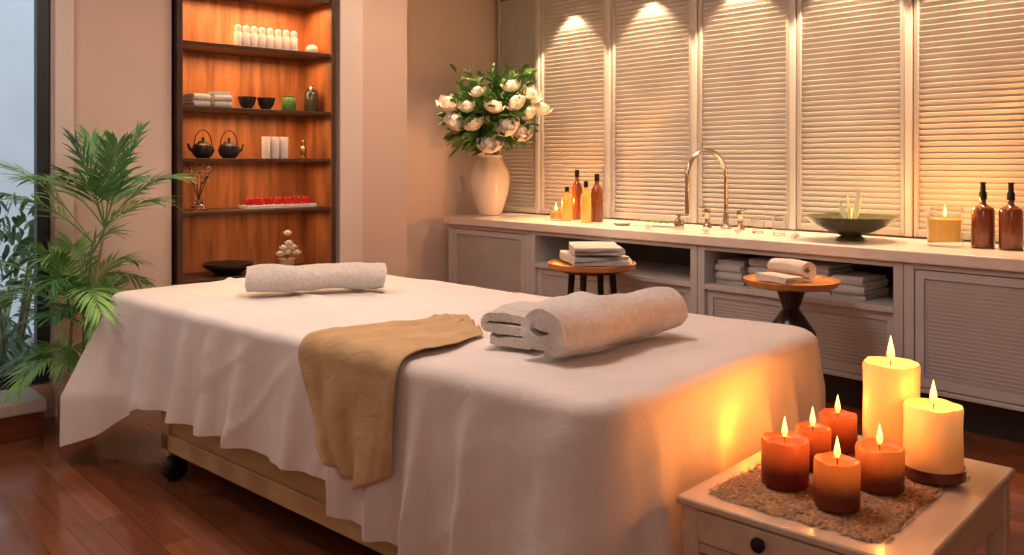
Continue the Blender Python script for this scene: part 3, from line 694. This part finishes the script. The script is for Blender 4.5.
lobj('bowl',bp,'blackc',sh(266,1.81),'small black bowl beside the green jar','bowl','black bowls')
b=NB(); lathe(b,[(0,0),(.04,0),(.048,.01),(.05,.07),(.04,.09),(.03,.1),(.036,.105),(0,.11)],24); o=obj('green_jar',b,'leaf'); o.location=sh(289,1.81); tag(o,'squat green jar left of the tall glass jar','jar')
t=thing('glass_jar','tall lidded glass jar at the right of the upper shelf','jar',sh(311,1.81))
b=NB(); lathe(b,[(0,0),(.045,0),(.05,.01),(.05,.13),(.04,.145),(0,.145)],24); obj('jar_body',b,'greenc',t)
b=NB(); lathe(b,[(0,.145),(.043,.145),(.043,.16),(.015,.17),(.012,.18),(.018,.19),(0,.2)],20); obj('lid',b,'brass',t)
def teapot(loc,rz,label,s=1):
    t=thing('teapot',label,'teapot',loc,rz,'black teapots'); t.scale=(s,s,s)
    b=NB(); lathe(b,[(0,0),(.04,0),(.06,.02),(.072,.05),(.062,.085),(.035,.1),(0,.1)],28); obj('pot_body',b,'blackc',t)
    b=NB(); lathe(b,[(0,.1),(.034,.1),(.028,.112),(.008,.116),(.007,.124),(.012,.132),(0,.138)],20); obj('lid',b,'blackc',t)
    b=NB(); tube(b,[(0,.05,.04),(0,.085,.06),(0,.1,.095)],[.016,.011,.007],10); obj('spout',b,'blackc',t)
    b=NB(); tube(b,[(0,.06*math.cos(a),.075+.11*math.sin(a)) for a in [PI*i/14 for i in range(15)]],.004,8); obj('handle',b,'black',t)
    return t
teapot(sh(203,1.48),R(180),'left black teapot with high bail handle'); teapot(sh(229,1.48),0,'right black teapot next to the white cups')
for i,px in enumerate((266,275,284)):
    lobj('white_cup',[(0,0),(.026,0),(.029,.01),(.03,.15),(.027,.15),(.024,.02),(0,.012)],'ceram',sh(px,1.48),['leftmost of the three tall white cups','middle one of the three tall white cups','rightmost of the three tall white cups'][i],'cup','tall white cups')
lobj('figurine',[(0,0),(.03,0),(.03,.012),(.018,.02),(.026,.05),(.024,.075),(.012,.09),(.019,.105),(.017,.125),(0,.138)],'brassy',sh(303,1.48),'small dark bronze figurine right of the white cups','figurine')
t=thing('branch_vase','thin bare branches in a small vase on the lower shelf','vase',sh(199,1.14))
b=NB(); lathe(b,[(0,0),(.05,0),(.055,.012),(.03,.04),(.02,.07),(.024,.085),(0,.085)],20); obj('vase_body',b,'glass',t)
b=NB()
for k in range(11):
    a=k*.8; tp=(.03*math.cos(a+.5),.08*math.sin(a+.5),.24+.06*random.random()); tube(b,[(0,0,.07),(.02*math.cos(a),.03*math.sin(a),.15),tp],[.004,.003,.002],5)
    for q in range(3): leaf(b,(tp[0]*(.6+.2*q),tp[1]*(.6+.2*q),tp[2]*(.7+.14*q)),(math.cos(a*3+q),math.sin(a*3+q),.6),(0,1,.1),.035,.014,.1,3)
obj('branches',b,'shelfd',t)
yl,yr=onX(243,XS),onX(312,XS)
b=NB(); box(b,XS-.07,XS+.07,yl,yr,1.141,1.15); box(b,XS-.07,XS-.06,yl,yr,1.15,1.165); box(b,XS+.06,XS+.07,yl,yr,1.15,1.165); box(b,XS-.06,XS+.06,yl,yl+.01,1.15,1.165); box(b,XS-.06,XS+.06,yr-.01,yr,1.15,1.165)
o=obj('tray',b,'ceram',bevel=.003); tag(o,'long white tray holding red flower heads','tray')
b=NB(); rose(b,.024,3); f0=obj('flower_head',b,'redp',recalc=False); f0.location=(XS+.027,yl+.045,1.197); f0.scale=(1,1,1.9); tag(f0,'red flower head on the long white tray','flower','red flower heads on the white tray')
npr=max(3,int((yr-yl-.08)/.062)); stp=(yr-yl-.09)/(npr-1)
for k in range(1,2*npr):
    o=f0.copy(); COL.objects.link(o); o.location=(XS+.027-.058*(k%2),yl+.045+(k//2)*stp,1.197); o.rotation_euler=(0,0,k)
lobj('bowl',[(0,0),(.08,0),(.1,.02),(.16,.055),(.165,.075),(.155,.075),(.09,.03),(0,.02)],'blackc',sh(228,.71,XS),'wide low dark bowl on the lowest open shelf','bowl')
t=thing('orchid_pot','white orchid blossoms in a small pot on the lowest shelf','flower',sh(287,.71,XS+.03))
b=NB(); lathe(b,[(0,0),(.04,0),(.055,.07),(.06,.075),(.05,.075),(0,.06)],20); obj('pot',b,'pot',t)
b=NB(); tube(b,[(0,0,.06),(0,.01,.16),(0,0,.26)],.004,6); tube(b,[(0,0,.06),(0,-.03,.14)],.003,6); tube(b,[(0,0,.06),(0,.04,.15)],.003,6); obj('stem',b,'leaf',t)
b=NB(); rose(b,.03,2); q0=obj('bloom',b,'petal',t,recalc=False)
for k,(dy,dz) in enumerate(((0,.26),(-.03,.16),(.04,.16),(.01,.19),(-.055,.12),(.07,.12),(0,.13))):
    o=q0 if k==0 else q0.copy()
    if k: COL.objects.link(o); o.parent=t
    o.location=(.01,dy,dz)
# ---------------- palm
px_,py_=-5.08,1.415
pl=thing('potted_palm','tall green palm in a pale pot beside the window','potted plant',(px_,py_,0))
b=NB(); lathe(b,[(.8*r,z) for r,z in [(0,0),(.105,0),(.115,.01),(.145,.22),(.155,.29),(.162,.30),(.162,.335),(.15,.335),(.14,.29),(0,.28)]],36); obj('pot',b,'pot',pl)
b=NB(); lathe(b,[(0,.30),(.111,.292),(.111,.282),(0,.282)],24); obj('soil',b,'soil',pl)
def frond(base,az,el,ln,m,lw=.012,ll=.2,droop=.5,npair=24,start=.25,sp=.9):
    b=NB(); pts=[]; d=Vector((math.cos(az)*math.cos(el),math.sin(az)*math.cos(el),math.sin(el)))
    for i in range(13):
        t=i/12; pts.append(Vector(base)+d*ln*t-Vector((0,0,1))*droop*ln*t*t)
    tube(b,pts,[.0045*(1-.8*i/12) for i in range(13)],6)
    for i in range(npair):
        t=start+(1-start)*i/(npair-1); f=t*12; k=min(11,int(f)); p=pts[k].lerp(pts[k+1],f-k); tg=(pts[k+1]-pts[k]).normalized()
        sd=tg.cross(Vector((0,0,1))).normalized(); up=sd.cross(tg)
        l=ll*(.5+.5*math.sin(PI*min(1,t*.85+.1)))*random.uniform(.8,1.15)
        for s in (-1,1):
            dd=(tg*(.7+.5*t)+sd*s*(sp-.45*t)+up*random.uniform(0,.3)).normalized()
            leaf(b,p,dd,dd.cross(up),l,lw,random.uniform(.2,.45),4,.25)
    me=obj('frond',b,m,pl,recalc=False)
    for v in me.data.vertices:
        lim=XL+.05-px_
        if v.co.x<lim: v.co.x=lim+(v.co.x-lim)*.05
def trunk(pts,r): b=NB(); tube(b,pts,r,10); obj('trunk',b,'stem',pl)
c1=(.18,.08,1.10); trunk([(.02,.02,.28),(.06,.03,.6),(.13,.06,.9),c1],[.015,.012,.010,.007])
c1b=(.10,.04,1.02); trunk([(-.02,.03,.28),(.0,.03,.6),(.06,.04,.85),c1b],[.013,.011,.009,.006])
c2=(.02,-.04,.60); trunk([(-.03,-.03,.28),(-.02,-.04,.42),c2],[.014,.011,.008])
c3=(.14,.04,.54); trunk([(.04,-.02,.28),(.10,.02,.42),c3],[.013,.010,.008])
for k in range(8):
    az=k*2*PI/8+.1; frond(c1,az,R((76,56)[k%2]),random.uniform(.60,.78),'leafd',lw=.017,ll=.26,droop=(.28,.42)[k%2],npair=19,sp=.85)
for az,el,ln in ((-2.1,58,.85),(-2.5,42,.8),(.7,50,.55)): frond(c1b,az,R(el),ln,'leafl',lw=.016,ll=.25,droop=.35,npair=20,sp=.85)
for k in range(12):
    az=-2.2+(k-6)*.42; frond(c2,az,R((78,60,42)[k%3]),random.uniform(.7,1.0),'leafl' if k%2 else 'leafd',lw=.014,ll=.22,droop=.52,npair=20)
for k in range(9):
    frond(c3,k*2*PI/9+.5,R((76,58,40)[k%3]),random.uniform(.5,.70),'leafd' if k%2 else 'leafl',lw=.014,ll=.21,droop=.56,npair=20)
for k in range(5):
    frond((.02,-.02,.32),-2.6+k*.55,R((62,46)[k%2]),random.uniform(.45,.6),'leafl',lw=.013,ll=.19,droop=.7,npair=18)
# ---------------- lights
W_=(1,.70,.50); O_=(1,.62,.33)
for i in range(1,6):
    x=(px_posts[i]+px_posts[i+1])/2
    light('SPOT',(x,YB-.25,2.95),170,O_,.02,rot=(R(6),0,0),spot=80,blend=.22,name='panel_downlight')
light('SPOT',(XN+.42,4.75,3.0),150,(1,.62,.38),.03,rot=(0,R(-16),0),spot=84,blend=.7,name='wall_downlight')
light('SPOT',(XL+.6,1.8,3.0),45,(1,.70,.52),.05,rot=(0,R(-14),0),spot=85,blend=.9,name='wall_downlight')
light('AREA',(-2.6,2.0,3.1),38,(1,.78,.68),.8,sy=.7,name='ceiling_fill')  # unseen area fill, added to lift the room's exposure
light('AREA',(-4.3,3.4,3.1),22,W_,.5,sy=.5,name='ceiling_ambient_fill')  # added ambient fill under the ceiling, no visible lamp
light('AREA',(.6,-.6,2.6),12,(1,.84,.78),1.0,rot=(R(50),0,R(45)),name='room_fill')
light('AREA',(-4.2,.2,3.1),20,(1,.84,.72),.6,sy=.6,name='window_side_fill')  # soft warm fill under the ceiling near the window, no visible lamp
light('SUN',(-9,0,6),2.2,(.88,.94,1),rot=(R(30),R(25),0),name='daylight')
light('POINT',(-1.465,2.31,.635),1.0,(1,.26,.02),.02,name='added_sheet_glow')  # added point light with no flame here, makes the hotspot on the sheet
light('POINT',(-1.40,2.45,.72),1.3,(1,.28,.03),.04,name='added_sheet_glow')  # second added light, gives the hotspot a wider halo
wd=bpy.data.worlds.new('World'); scene.world=wd; wd.use_nodes=True; bg=wd.node_tree.nodes['Background']; bg.inputs[0].default_value=(.72,.82,.92,1); bg.inputs[1].default_value=1.0
# ---------------- camera
cd=bpy.data.cameras.new('Camera'); cam=bpy.data.objects.new('Camera',cd); COL.objects.link(cam)
cam.location=(0,0,H); cam.rotation_euler=(R(90),0,YAW); cd.sensor_width=36; cd.lens=36*F/1024; cd.shift_y=-(277.5-HOR)/1024; cd.clip_start=.05
scene.camera=cam
scene.view_settings.view_transform='Standard'
